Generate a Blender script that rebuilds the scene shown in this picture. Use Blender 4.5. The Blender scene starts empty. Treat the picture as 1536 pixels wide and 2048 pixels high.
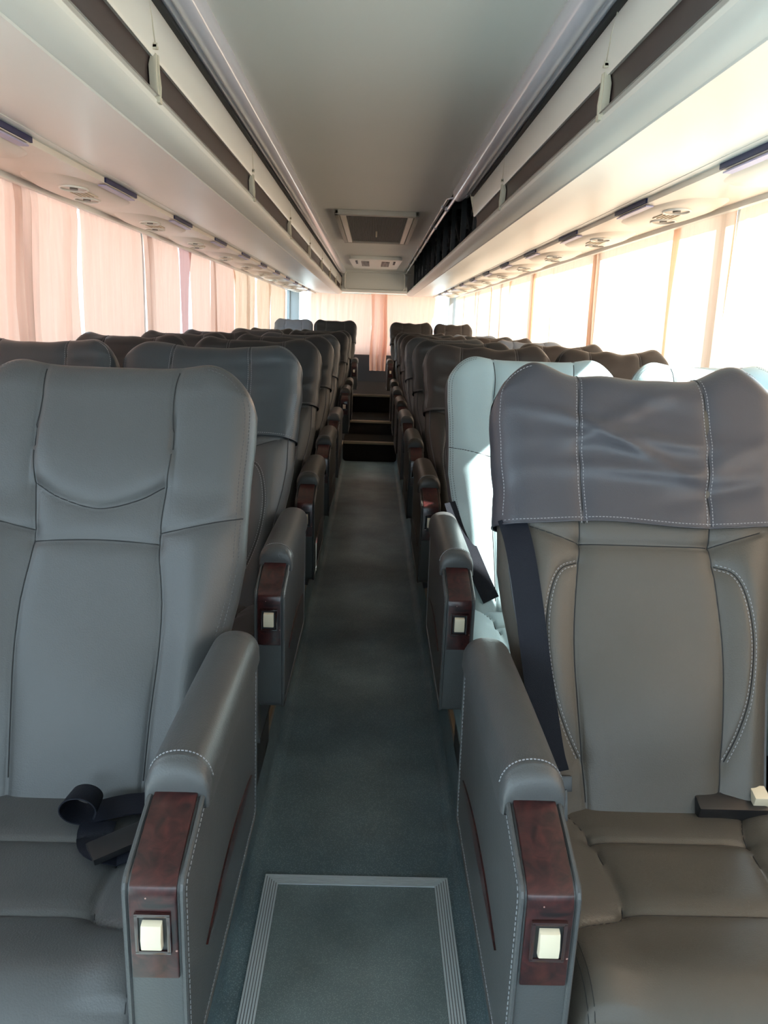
import bpy, bmesh, math, random
import numpy as np
from mathutils import Vector, Matrix, Euler
R = math.radians
random.seed(7)
C = bpy.context.scene.collection
sc = bpy.context.scene
ZC = 1.40            # camera height above the sunken aisle floor; heights below are given relative to the camera and lifted by ZC

# ------------------------------------------------------------------ camera, sky, sun, exposure
cam_d = bpy.data.cameras.new('camera'); cam = bpy.data.objects.new('camera', cam_d); C.objects.link(cam)
PITCH, YAW, ROLL = 12.75, 1.146, 2.008
p_, y_, r_ = R(PITCH), R(YAW), R(ROLL)
fw = Vector((math.sin(y_)*math.cos(p_), math.cos(y_)*math.cos(p_), -math.sin(p_)))
rt = Vector((math.cos(y_), -math.sin(y_), 0)); up = rt.cross(fw)
rt2 = rt*math.cos(r_)+up*math.sin(r_); up2 = up*math.cos(r_)-rt*math.sin(r_)
cam.matrix_world = Matrix(((rt2.x, up2.x, -fw.x, 0), (rt2.y, up2.y, -fw.y, 0), (rt2.z, up2.z, -fw.z, ZC), (0, 0, 0, 1)))
cam_d.sensor_fit = 'VERTICAL'; cam_d.sensor_height = 36.0; cam_d.lens = 1657.0/2048.0*36.0
cam_d.clip_start = 0.05; cam_d.clip_end = 200
sc.camera = cam

world = bpy.data.worlds.new('sky'); sc.world = world; world.use_nodes = True
bg = world.node_tree.nodes['Background']; bg.inputs[0].default_value = (0.76, 0.89, 1.0, 1); bg.inputs[1].default_value = 2.2
sun_d = bpy.data.lights.new('sun', 'SUN'); sun_d.energy = 13.0; sun_d.angle = R(0.6); sun_d.color = (1.0, 0.95, 0.86)
sun = bpy.data.objects.new('sun', sun_d); C.objects.link(sun)
to_sun = Vector((0.80, -0.25, 0.64)).normalized()
sun.rotation_euler = to_sun.to_track_quat('Z', 'Y').to_euler(); sun.location = to_sun*20

vs = sc.view_settings; vs.view_transform = 'Standard'; vs.look = 'None'; vs.gamma = 1.0; vs.use_curve_mapping = False
vs.exposure = 1.45
try:
    sc.cycles.use_denoising = True
    sc.cycles.max_bounces = 12; sc.cycles.diffuse_bounces = 6; sc.cycles.transparent_max_bounces = 24; sc.cycles.transmission_bounces = 8
    sc.cycles.sample_clamp_indirect = 8.0
except Exception:
    pass

# ------------------------------------------------------------------ materials
def mat(name, col, rough=0.5, metal=0.0, spec=0.5, coat=0.0, bump=0.0, bscale=200.0, var=0.0, vscale=6.0, sheen=0.0, bump2=0.0, b2scale=12.0):
    m = bpy.data.materials.new(name); m.use_nodes = True; nt = m.node_tree; b = nt.nodes['Principled BSDF']
    b.inputs['Base Color'].default_value = (*col, 1); b.inputs['Roughness'].default_value = rough
    b.inputs['Metallic'].default_value = metal; b.inputs['Specular IOR Level'].default_value = spec
    b.inputs['Coat Weight'].default_value = coat; b.inputs['Coat Roughness'].default_value = 0.12
    tc = nt.nodes.new('ShaderNodeTexCoord')
    if var > 0:
        n = nt.nodes.new('ShaderNodeTexNoise'); n.inputs['Scale'].default_value = vscale; n.inputs['Detail'].default_value = 6
        nt.links.new(tc.outputs['Object'], n.inputs['Vector'])
        mx = nt.nodes.new('ShaderNodeMixRGB'); mx.inputs[1].default_value = (*[c*(1-var) for c in col], 1); mx.inputs[2].default_value = (*[min(1, c*(1+var)) for c in col], 1)
        nt.links.new(n.outputs['Fac'], mx.inputs[0]); nt.links.new(mx.outputs[0], b.inputs['Base Color'])
    last = None
    for st, s_, dist in ((bump, bscale, 0.001), (bump2, b2scale, 0.01)):
        if st > 0:
            n = nt.nodes.new('ShaderNodeTexNoise'); n.inputs['Scale'].default_value = s_; n.inputs['Detail'].default_value = 3
            nt.links.new(tc.outputs['Object'], n.inputs['Vector'])
            bp = nt.nodes.new('ShaderNodeBump'); bp.inputs['Strength'].default_value = st; bp.inputs['Distance'].default_value = dist
            nt.links.new(n.outputs['Fac'], bp.inputs['Height'])
            if last: nt.links.new(last.outputs[0], bp.inputs['Normal'])
            nt.links.new(bp.outputs[0], b.inputs['Normal']); last = bp
    return m

M = {}
M['leather'] = mat('grey_leather', (0.0664, 0.0672, 0.0696), 0.36, spec=0.36, bump=0.35, bscale=420, var=0.07, vscale=9, bump2=0.10, b2scale=9)
M['leather_warm'] = mat('taupe_grey_leather', (0.0736, 0.0656, 0.0568), 0.36, spec=0.36, bump=0.35, bscale=420, var=0.10, vscale=7, bump2=0.12, b2scale=11)
M['leather_cover'] = mat('slate_cover_leather', (0.0440, 0.0544, 0.0640), 0.34, spec=0.36, bump=0.30, bscale=400, var=0.06, vscale=8, bump2=0.25, b2scale=7)
M['leather_brown'] = mat('dark_brown_grey_leather', (0.0336, 0.0288, 0.0256), 0.38, spec=0.36, bump=0.35, bscale=420, var=0.1, vscale=7, bump2=0.12, b2scale=11)
M['leather_pale'] = mat('pale_daylit_grey_leather', (0.32, 0.42, 0.45), 0.40, spec=0.4, bump=0.30, bscale=420, var=0.05, vscale=8, bump2=0.08, b2scale=9)  # grey leather with the second-row right seats' sun and skylight put into its colour
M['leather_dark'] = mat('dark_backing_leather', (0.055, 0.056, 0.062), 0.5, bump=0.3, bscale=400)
M['thread'] = mat('dark_seam_thread', (0.018, 0.018, 0.020), 0.8)
M['edge_thread'] = mat('grey_edge_thread', (0.06, 0.06, 0.065), 0.8)
M['stitch'] = mat('pale_stitch_thread', (0.27, 0.27, 0.29), 0.8)
M['belt'] = mat('navy_black_webbing', (0.007, 0.008, 0.014), 0.6, spec=0.2, bump=0.6, bscale=900)
M['black_plastic'] = mat('black_plastic', (0.012, 0.012, 0.014), 0.35)
M['cream_plastic'] = mat('cream_plastic', (0.66, 0.57, 0.43), 0.4)
M['steel'] = mat('steel', (0.5, 0.5, 0.5), 0.35, metal=1.0)
M['chrome'] = mat('chrome_lip', (0.7, 0.7, 0.7), 0.25, metal=1.0)
M['base'] = mat('dark_seat_frame', (0.03, 0.03, 0.033), 0.55)
M['beige'] = mat('beige_moulded_plastic', (0.83, 0.83, 0.78), 0.33, spec=0.5, var=0.03, vscale=3)
M['beige2'] = mat('pinkish_beige_panel', (0.80, 0.73, 0.64), 0.36, var=0.05, vscale=5)
M['ceiling'] = mat('grey_beige_ceiling_vinyl', (0.74, 0.745, 0.70), 0.5, var=0.06, vscale=1.2, bump=0.15, bscale=300)
M['brown'] = mat('dark_brown_flap', (0.060, 0.042, 0.040), 0.35, spec=0.4, var=0.12, vscale=20)
M['cream_clip'] = mat('cream_moulding', (0.62, 0.58, 0.47), 0.4)
M['dark'] = mat('dark_void_panel', (0.016, 0.018, 0.020), 0.7)
M['dark2'] = mat('dark_grey_bracket', (0.04, 0.045, 0.05), 0.5)
M['wall'] = mat('grey_wall_panel', (0.22, 0.22, 0.22), 0.6, var=0.06)
M['wall_dark'] = mat('charcoal_wall_panel', (0.035, 0.037, 0.042), 0.6)
M['pillar'] = mat('window_pillar_grey', (0.34, 0.38, 0.40), 0.45)
M['blue'] = mat('navy_display_strip', (0.006, 0.010, 0.075), 0.4)
M['lav'] = mat('lavender_print_strip', (0.42, 0.40, 0.58), 0.4)
M['grille'] = mat('vent_grille_grey', (0.16, 0.155, 0.14), 0.5)
M['alu'] = mat('ribbed_aluminium', (0.80, 0.86, 0.90), 0.4, metal=0.0)
M['vent'] = mat('aged_vent_frame', (0.42, 0.40, 0.35), 0.45)
M['alu_dark'] = mat('dark_aluminium_groove', (0.16, 0.18, 0.19), 0.5)
M['brass'] = mat('worn_gold_edge_trim', (0.36, 0.28, 0.19), 0.42, metal=0.6, var=0.15, vscale=20)
M['pave'] = mat('pale_pavement', (0.42, 0.41, 0.39), 0.9, var=0.1, vscale=2)
M['ext'] = mat('white_coach_paint', (0.7, 0.7, 0.7), 0.4)

def floor_mat(name, base, spk, s=260.0, rough=0.5):
    m = mat(name, base, rough, spec=0.35); nt = m.node_tree; b = nt.nodes['Principled BSDF']
    tc = nt.nodes.new('ShaderNodeTexCoord'); v = nt.nodes.new('ShaderNodeTexVoronoi'); v.inputs['Scale'].default_value = s
    nt.links.new(tc.outputs['Object'], v.inputs['Vector'])
    r = nt.nodes.new('ShaderNodeValToRGB'); r.color_ramp.elements[0].position = 0.08; r.color_ramp.elements[0].color = (*spk, 1)
    r.color_ramp.elements[1].position = 0.42; r.color_ramp.elements[1].color = (*base, 1)
    nt.links.new(v.outputs['Distance'], r.inputs[0])
    n = nt.nodes.new('ShaderNodeTexNoise'); n.inputs['Scale'].default_value = 5; n.inputs['Detail'].default_value = 8; nt.links.new(tc.outputs['Object'], n.inputs['Vector'])
    r2 = nt.nodes.new('ShaderNodeValToRGB'); r2.color_ramp.elements[0].position = 0.3; r2.color_ramp.elements[0].color = (0.78, 0.78, 0.78, 1)
    r2.color_ramp.elements[1].position = 0.7; r2.color_ramp.elements[1].color = (1.12, 1.12, 1.12, 1); nt.links.new(n.outputs['Fac'], r2.inputs[0])
    mx = nt.nodes.new('ShaderNodeMixRGB'); mx.blend_type = 'MULTIPLY'; mx.inputs[0].default_value = 1
    nt.links.new(r.outputs[0], mx.inputs[1]); nt.links.new(r2.outputs[0], mx.inputs[2]); nt.links.new(mx.outputs[0], b.inputs['Base Color'])
    return m
M['vinyl'] = floor_mat('speckled_blue_grey_vinyl', (0.155, 0.225, 0.255), (0.36, 0.47, 0.52))
M['vinyl2'] = floor_mat('speckled_green_grey_vinyl', (0.24, 0.30, 0.31), (0.45, 0.52, 0.53), 330.0, 0.6)

M['step'] = mat('worn_charcoal_step', (0.028, 0.025, 0.023), 0.95, spec=0.03, var=0.2)
def wood_mat():
    m = mat('burl_wood_lacquer', (0.06, 0.014, 0.012), 0.28, spec=0.4, coat=0.15); nt = m.node_tree; b = nt.nodes['Principled BSDF']
    tc = nt.nodes.new('ShaderNodeTexCoord'); n = nt.nodes.new('ShaderNodeTexNoise'); n.inputs['Scale'].default_value = 38; n.inputs['Detail'].default_value = 8; n.inputs['Distortion'].default_value = 1.8
    nt.links.new(tc.outputs['Object'], n.inputs['Vector'])
    r = nt.nodes.new('ShaderNodeValToRGB'); r.color_ramp.elements[0].position = 0.3; r.color_ramp.elements[0].color = (0.010, 0.004, 0.005, 1)
    r.color_ramp.elements[1].position = 0.72; r.color_ramp.elements[1].color = (0.060, 0.015, 0.014, 1)
    nt.links.new(n.outputs['Fac'], r.inputs[0])
    # tiny pale chips where the lacquer is knocked off
    v = nt.nodes.new('ShaderNodeTexVoronoi'); v.inputs['Scale'].default_value = 42; nt.links.new(tc.outputs['Object'], v.inputs['Vector'])
    lt = nt.nodes.new('ShaderNodeMath'); lt.operation = 'LESS_THAN'; lt.inputs[1].default_value = 0.05; nt.links.new(v.outputs['Distance'], lt.inputs[0])
    mx = nt.nodes.new('ShaderNodeMixRGB'); nt.links.new(lt.outputs[0], mx.inputs[0]); nt.links.new(r.outputs[0], mx.inputs[1]); mx.inputs[2].default_value = (0.36, 0.20, 0.17, 1)
    nt.links.new(mx.outputs[0], b.inputs['Base Color'])
    return m
M['wood'] = wood_mat()

def curtain_mat(name, col, tr=0.30):
    m = bpy.data.materials.new(name); m.use_nodes = True; nt = m.node_tree; nt.nodes.clear()
    out = nt.nodes.new('ShaderNodeOutputMaterial'); d = nt.nodes.new('ShaderNodeBsdfDiffuse'); t = nt.nodes.new('ShaderNodeBsdfTranslucent'); mx = nt.nodes.new('ShaderNodeMixShader')
    tc = nt.nodes.new('ShaderNodeTexCoord'); mp = nt.nodes.new('ShaderNodeMapping'); mp.inputs['Scale'].default_value = (1, 1, 0.05)
    n = nt.nodes.new('ShaderNodeTexNoise'); n.inputs['Scale'].default_value = 60; n.inputs['Detail'].default_value = 5
    nt.links.new(tc.outputs['Object'], mp.inputs[0]); nt.links.new(mp.outputs[0], n.inputs['Vector'])
    cr = nt.nodes.new('ShaderNodeMixRGB'); cr.inputs[1].default_value = (*[c*0.86 for c in col], 1); cr.inputs[2].default_value = (*[min(1, c*1.06) for c in col], 1)
    nt.links.new(n.outputs['Fac'], cr.inputs[0])
    nt.links.new(cr.outputs[0], d.inputs[0]); nt.links.new(cr.outputs[0], t.inputs[0]); mx.inputs[0].default_value = tr
    nt.links.new(d.outputs[0], mx.inputs[1]); nt.links.new(t.outputs[0], mx.inputs[2]); nt.links.new(mx.outputs[0], out.inputs[0])
    return m
M['curtain'] = curtain_mat('peach_curtain_cloth', (0.90, 0.60, 0.49))
M['curtain_r'] = curtain_mat('faded_salmon_curtain_cloth', (0.92, 0.58, 0.46), 0.28)
M['curtain_m'] = curtain_mat('mauve_pink_curtain_cloth', (0.72, 0.44, 0.42), 0.26)
M['curtain_y'] = curtain_mat('apricot_curtain_cloth', (0.93, 0.68, 0.52))
M['tube'] = mat('frosted_lavender_diffuser', (0.68, 0.68, 0.76), 0.20, spec=0.6, coat=0.3)

def glass_mat():
    m = bpy.data.materials.new('window_glass'); m.use_nodes = True; nt = m.node_tree; nt.nodes.clear()
    out = nt.nodes.new('ShaderNodeOutputMaterial'); t = nt.nodes.new('ShaderNodeBsdfTransparent'); g = nt.nodes.new('ShaderNodeBsdfGlossy'); mx = nt.nodes.new('ShaderNodeMixShader')
    t.inputs[0].default_value = (0.90, 0.95, 0.96, 1); g.inputs['Roughness'].default_value = 0.02
    f = nt.nodes.new('ShaderNodeFresnel'); f.inputs[0].default_value = 1.25
    ge = nt.nodes.new('ShaderNodeNewGeometry'); sb = nt.nodes.new('ShaderNodeMath'); sb.operation = 'SUBTRACT'; sb.inputs[0].default_value = 1.0; nt.links.new(ge.outputs['Backfacing'], sb.inputs[1])
    mu = nt.nodes.new('ShaderNodeMath'); mu.operation = 'MULTIPLY'; nt.links.new(f.outputs[0], mu.inputs[0]); nt.links.new(sb.outputs[0], mu.inputs[1])
    nt.links.new(mu.outputs[0], mx.inputs[0]); nt.links.new(t.outputs[0], mx.inputs[1]); nt.links.new(g.outputs[0], mx.inputs[2]); nt.links.new(mx.outputs[0], out.inputs[0])
    return m
M['glass'] = glass_mat()

# ------------------------------------------------------------------ helpers
def tag(o, label=None, cat=None, group=None, kind=None):
    if label: o['label'] = label
    if cat: o['category'] = cat
    if group: o['group'] = group
    if kind: o['kind'] = kind
    return o
def empty(name, loc=(0, 0, 0), rz=0):
    o = bpy.data.objects.new(name, None); C.objects.link(o); o.location = loc; o.rotation_euler = (0, 0, rz); o.empty_display_size = 0.1
    return o
def link(name, me, parent=None):
    o = bpy.data.objects.new(name, me); C.objects.link(o)
    if parent: o.parent = parent
    return o
class MB:
    """collects shapes for one mesh"""
    def __init__(s): s.v = []; s.f = []; s.uv = None
    def add(s, vs_, fs_):
        k = len(s.v); s.v += [tuple(map(float, q)) for q in vs_]; s.f += [tuple(i+k for i in q) for q in fs_]
    def box(s, x0, x1, y0, y1, z0, z1):
        s.add([(x0, y0, z0), (x1, y0, z0), (x1, y1, z0), (x0, y1, z0), (x0, y0, z1), (x1, y0, z1), (x1, y1, z1), (x0, y1, z1)],
              [(0, 3, 2, 1), (4, 5, 6, 7), (0, 1, 5, 4), (1, 2, 6, 5), (2, 3, 7, 6), (3, 0, 4, 7)])
    def obox(s, c, ax, ay, az):      # oriented box: centre and three half axes
        c, ax, ay, az = map(Vector, (c, ax, ay, az)); vs_ = []
        for k in (-1, 1):
            for j, i in ((-1, -1), (-1, 1), (1, 1), (1, -1)):
                vs_.append(c+ax*i+ay*j+az*k)
        s.add(vs_, [(0, 3, 2, 1), (4, 5, 6, 7), (0, 1, 5, 4), (1, 2, 6, 5), (2, 3, 7, 6), (3, 0, 4, 7)])
    def tube(s, pts, r, n=8, cap=True):
        pts = [Vector(p) for p in pts]; k0 = len(s.v); prev = None
        for i, p in enumerate(pts):
            a = pts[max(i-1, 0)]; b = pts[min(i+1, len(pts)-1)]; d = (b-a).normalized() if (b-a).length > 1e-9 else Vector((0, 0, 1))
            q = prev if prev is not None else (Vector((0, 0, 1)) if abs(d.z) < 0.9 else Vector((1, 0, 0)))
            u = (q-d*q.dot(d)).normalized(); prev = u; w = d.cross(u); rr = r[i] if isinstance(r, (list, tuple)) else r
            for j in range(n):
                t = 2*math.pi*j/n; s.v.append(tuple(p+u*math.cos(t)*rr+w*math.sin(t)*rr))
        for i in range(len(pts)-1):
            for j in range(n):
                a = k0+i*n+j; b = k0+i*n+(j+1) % n; s.f.append((a, b, b+n, a+n))
        if cap:
            s.f.append(tuple(k0+j for j in reversed(range(n)))); e = k0+(len(pts)-1)*n; s.f.append(tuple(e+j for j in range(n)))
    def prism(s, prof, x0, x1, axis='x'):      # closed profile of 2D points extruded between x0 and x1
        n = len(prof); vs_ = []
        for x in (x0, x1):
            for a, b in prof:
                vs_.append((x, a, b) if axis == 'x' else (a, x, b) if axis == 'y' else (a, b, x))
        fs_ = [(i, (i+1) % n, (i+1) % n+n, i+n) for i in range(n)]+[tuple(reversed(range(n))), tuple(range(n, 2*n))]
        s.add(vs_, fs_)
    def strip(s, prof, ys):      # open profile (x,z) swept along a list of y
        n = len(prof); vs_ = [(a, y, b) for y in ys for a, b in prof]
        s.add(vs_, [(j*n+i, j*n+i+1, (j+1)*n+i+1, (j+1)*n+i) for j in range(len(ys)-1) for i in range(n-1)])
    def grid(s, P):              # P: array (rows, cols, 3)
        r, c = P.shape[:2]; s.add(P.reshape(-1, 3), [(j*c+i, j*c+i+1, (j+1)*c+i+1, (j+1)*c+i) for j in range(r-1) for i in range(c-1)])
    def build(s, name, m, parent=None, smooth=False, bevel=0, doubles=0, solid=0, shift=(0, 0, 0), ang=None, subsurf=0):
        me = bpy.data.meshes.new(name)
        v = s.v if shift == (0, 0, 0) else [(a+shift[0], b+shift[1], c+shift[2]) for a, b, c in s.v]
        me.from_pydata(v, [], s.f); bm = bmesh.new(); bm.from_mesh(me)
        if doubles: bmesh.ops.remove_doubles(bm, verts=bm.verts, dist=doubles)
        bmesh.ops.recalc_face_normals(bm, faces=bm.faces)
        if bevel:
            bmesh.ops.bevel(bm, geom=[e for e in bm.edges if e.is_manifold and e.calc_face_angle(0) > 0.5], offset=bevel, segments=2, profile=0.7, affect='EDGES', clamp_overlap=True)
        bm.to_mesh(me); bm.free(); me.materials.append(m)
        if smooth or bevel:
            me.polygons.foreach_set('use_smooth', [True]*len(me.polygons))
            if ang or bevel: me.set_sharp_from_angle(angle=R(ang or 40))
        o = link(name, me, parent)
        if solid:
            md = o.modifiers.new('solid', 'SOLIDIFY'); md.thickness = solid; md.offset = 0
        return o
def fuse(o, mb, m):
    """adds sewn detail (seams, stitches, piping) to the mesh it is sewn into, with its own material"""
    me = o.data; me.materials.append(m); k = len(me.materials)-1; bm = bmesh.new(); bm.from_mesh(me)
    vs_ = [bm.verts.new(v) for v in mb.v]
    for f in mb.f:
        try: fc = bm.faces.new([vs_[i] for i in f]); fc.material_index = k; fc.smooth = False
        except ValueError: pass
    bm.to_mesh(me); bm.free()
def resample(pts, step):
    pts = [Vector(p) for p in pts]; out = [pts[0]]; acc = 0.0
    for a, b in zip(pts, pts[1:]):
        L = (b-a).length
        while acc+L >= step:
            t = (step-acc)/L; a = a+(b-a)*t; out.append(a); L = (b-a).length; acc = 0.0
        acc += L
    return out
def spline(P, n=40):
    """Catmull-Rom through points of any dimension"""
    P = [np.array(p, float) for p in P]; P = [2*P[0]-P[1]]+P+[2*P[-1]-P[-2]]; out = []
    m = len(P)-3
    for k in range(m):
        a, b, c, d = P[k:k+4]; q = max(2, n//m)
        for i in range(q):
            t = i/q; out.append(0.5*((2*b)+(-a+c)*t+(2*a-5*b+4*c-d)*t*t+(-a+3*b-3*c+d)*t**3))
    out.append(P[-2]); return out
def copy_tree(o, parent=None):
    c = o.copy(); C.objects.link(c); c.parent = parent
    for ch in list(o.children): copy_tree(ch, c)
    return c
def ribbon(mb, pts, nrm, w, th=0.0018):
    """flat strap along pts with face normals nrm"""
    pts = [Vector(p) for p in pts]; nrm = [Vector(n).normalized() for n in nrm]; k0 = len(mb.v); n = len(pts)
    for i, p in enumerate(pts):
        d = (pts[min(i+1, n-1)]-pts[max(i-1, 0)]).normalized(); side = d.cross(nrm[i]).normalized()
        for a, b in ((-1, -1), (1, -1), (1, 1), (-1, 1)): mb.v.append(tuple(p+side*a*w/2+nrm[i]*b*th/2))
    for i in range(n-1):
        for j in range(4): a = k0+i*4+j; b = k0+i*4+(j+1) % 4; mb.f.append((a, b, b+4, a+4))
    mb.f.append((k0+3, k0+2, k0+1, k0)); e = k0+(n-1)*4; mb.f.append((e, e+1, e+2, e+3))

# ------------------------------------------------------------------ the room: shell, floor, walls, ceiling
RB = 4.25
ZP = -1.18; XW = 1.235; YF, YR = -1.9, 12.7; ZCE = 0.66
def struct(mb, name, m, **k): return tag(mb.build(name, m, shift=(0, 0, ZC), **k), kind='structure')
b = MB(); b.box(-0.32, 0.32, YF, 8.55, -1.48, -1.40)
for s in (-1, 1):      # coved vinyl upstand between aisle and seat platform
    pr = [(s*0.245, -1.3995)]+[(s*(0.245+0.035*math.sin(a)), -1.3995+0.035*(1-math.cos(a))) for a in np.linspace(0, math.pi/2, 7)]+[(s*0.284, ZP), (s*0.33, ZP-0.002), (s*0.33, -1.42), (s*0.245, -1.42)]
    b.prism(pr, YF, 8.55, 'y')
struct(b, 'floor', M['vinyl'])
for s, n in ((-1, 'floor_left'), (1, 'floor_right')):
    b = MB(); x0, x1 = sorted((s*0.33, s*1.26)); b.box(x0, x1, YF, YR, -1.45, ZP-0.001); struct(b, n, M['vinyl2'])
i = 0
for s in (-1, 1):
    i += 1; b = MB(); x0, x1 = sorted((s*0.278, s*0.335))
    b.box(x0, x1, 0.2, 8.5, ZP-0.001, ZP+0.003)
    for k in range(5): xx = s*(0.284+k*0.011); b.box(xx-0.002, xx+0.002, 0.2, 8.5, ZP+0.003, ZP+0.0055)
    xx = s*0.278; b.box(min(xx, xx-s*0.003), max(xx, xx-s*0.003), 0.2, 8.5, ZP-0.022, ZP+0.003)
    struct(b, 'trim_%d' % i, M['brass'])
# rear steps of the aisle
steps = [(8.55, 9.2, -1.20), (9.2, 10.2, -1.055), (10.2, YR, -0.85)]
for k, (y0, y1, z) in enumerate(steps):
    t = empty('aisle_step', (0, y0, -1.45+ZC))
    lab = ['lowest dark step at the back of the aisle with a worn brown nosing strip', 'middle dark step at the back of the aisle with a worn brown nosing strip', 'top dark step of the aisle below the hanging end of the rear curtain'][k]
    tag(t, lab, 'step', 'steps at the rear of the aisle')
    b = MB(); b.box(-0.277, 0.277, 0, y1-y0-.002, .002, z+1.45); b.build('tread', M['step'], t)
    b = MB(); b.box(-0.275, 0.275, -0.012, 0.05, z+1.45-0.018, z+1.45+0.004)
    for q in range(3): b.box(-0.275, 0.275, 0.004+q*0.016, 0.010+q*0.016, z+1.45+0.004, z+1.45+0.007)
    b.build('nosing', M['brass'], t)
for s in (-1, 1):
    b = MB(); x0, x1 = sorted((s*0.28, s*0.30)); b.box(x0, x1, 8.5, YR, -1.45, -0.90); struct(b, 'trim_%d' % (5+(s > 0)), M['wall_dark'])

# side walls: below and above the windows
ZS, ZT = -0.30, 0.46
FY = {-1: 0.40, 1: -0.45}
FS = {-1: -1.14, 1: -0.35}      # low sills of the front bay: door glass on the left, driver's window on the right
for s, n in ((-1, 'left'), (1, 'right')):
    x0, x1 = sorted((s*XW, s*1.29))
    b = MB(); b.box(x0, x1, FY[s], YR, -1.5, ZS); b.box(x0, x1, YF, FY[s], -1.5, FS[s]); b.box(x0, x1, YF, YR, ZT, 0.92); struct(b, 'wall_'+n, M['wall'])
    b = MB(); xa, xb = sorted((s*1.225, s*1.24)); b.box(xa, xb, YF, YR, ZS-0.03, ZS); struct(b, 'trim_%d' % (3 if s < 0 else 4), M['wall'])
wn = 0
pil = [-0.45, 1.15, 2.95, 4.60, 6.42, 8.05, 9.7, 11.35, 12.55]
for s in (-1, 1):
    for k in range(len(pil)-1):
        wn += 1; y0, y1 = max(pil[k], FY[s]), pil[k+1]
        b = MB(); w = 0.035
        x0, x1 = sorted((s*1.237, s*1.275))
        b.box(x0, x1, y0, y0+w, ZS, ZT); b.box(x0, x1, y1-w, y1, ZS, ZT); b.box(x0, x1, y0, y1, ZS, ZS+0.025); b.box(x0, x1, y0, y1, ZT-0.025, ZT)
        o = struct(b, 'window_%d' % wn, M['pillar'], bevel=0)
        g = MB(); x = s*1.255; g.box(min(x, x+s*0.005), max(x, x+s*0.005), y0+w, y1-w, ZS+0.02, ZT-0.02); g.build('window_pane', M['glass'], o, shift=(0, 0, ZC))
for s in (-1, 1):
    wn += 1; b = MB(); x0, x1 = sorted((s*1.237, s*1.275)); f_ = FS[s]
    b.box(x0, x1, YF, YF+.05, f_, ZT); b.box(x0, x1, FY[s]-.05, FY[s], f_, ZT); b.box(x0, x1, YF, FY[s], f_, f_+.03)
    o = struct(b, 'window_%d' % wn, M['pillar']); g = MB(); x = s*1.255; g.box(min(x, x+s*0.005), max(x, x+s*0.005), YF+.05, FY[s]-.05, f_+.02, ZT-0.01); g.build('window_pane', M['glass'], o, shift=(0, 0, ZC))
# rear corner pillars, rear wall and rear window
for s in (-1, 1):
    b = MB(); x0, x1 = sorted((s*1.10, s*1.27)); b.box(x0, x1, YR-0.16, YR+0.02, -1.4, 0.9)
    struct(b, 'trim_%d' % (7+(s > 0)), M['pillar'], bevel=0.02)
b = MB(); b.box(-1.27, 1.27, YR, YR+0.07, -1.5, -0.43); b.box(-1.27, 1.27, YR, YR+0.07, 0.46, 0.92); struct(b, 'wall_rear', M['wall_dark'])
wn += 1; b = MB()
b.box(-1.2, 1.2, YR, YR+0.05, -0.43, -0.40); b.box(-1.2, 1.2, YR, YR+0.05, 0.43, 0.46); b.box(-0.02, 0.02, YR+0.01, YR+0.05, -0.40, 0.43)
o = struct(b, 'window_%d' % wn, M['pillar'])
g = MB(); g.box(-1.2, 1.2, YR+0.025, YR+0.03, -0.41, 0.44); g.build('window_pane', M['glass'], o, shift=(0, 0, ZC))
# front end with the windscreen behind the camera
b = MB(); b.box(-1.27, 1.27, YF-0.07, YF, -1.5, -0.55); b.box(-1.27, 1.27, YF-0.07, YF, 0.62, 0.92)
struct(b, 'wall_front', M['wall_dark'])
wn += 1; b = MB(); b.box(-1.27, -1.2, YF-0.06, YF, -0.55, 0.62); b.box(1.2, 1.27, YF-0.06, YF, -0.55, 0.62); b.box(-0.02, 0.02, YF-0.05, YF-0.01, -0.55, 0.62)
o = struct(b, 'window_%d' % wn, M['wall_dark'])
g = MB(); g.box(-1.2, 1.2, YF-0.035, YF-0.03, -0.55, 0.62); g.build('window_pane', M['glass'], o, shift=(0, 0, ZC))
# ceiling and roof
b = MB(); b.box(-0.405, 0.405, YF, RB, ZCE, ZCE+0.02); b.box(-0.405, 0.385, RB, 10.95, ZCE, ZCE+0.02); struct(b, 'ceiling', M['ceiling'])
b = MB(); b.box(-1.3, 1.3, YF-0.1, YR+0.1, 0.88, 0.94); struct(b, 'ceiling_roof', M['dark'])
# sloping beige panel over the rear curtain, with a rounded frame
b = MB(); b.box(-0.42, 0.42, 11.0, 11.03, 0.40, 0.90); b.box(-0.47, 0.47, 10.93, 11.02, 0.635, 0.665)
struct(b, 'wall_rear_header', M['ceiling'])
b = MB(); pts = []
for cx, cz, a0 in ((0.335, 0.60, 0), (-0.335, 0.60, 90), (-0.335, 0.47, 180), (0.335, 0.47, 270)):
    for a in np.linspace(a0, a0+90, 6): pts.append((cx+0.05*math.cos(R(a)), 10.985, cz+0.05*math.sin(R(a))-0.0))
b.tube(pts+[pts[0]], 0.012, 8, False); b.box(-0.42, 0.42, 10.96, 11.0, 0.395, 0.425)
struct(b, 'trim_9', M['beige'], smooth=True, ang=50)
b = MB(); b.box(-1.2, 1.2, 11.9, YR, 0.44, 0.46); struct(b, 'ceiling_rear', M['beige2'])
# pavement outside
b = MB(); b.box(-40, 40, -40, 50, -2.75, -2.60); struct(b, 'floor_pavement', M['pave'])

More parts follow.
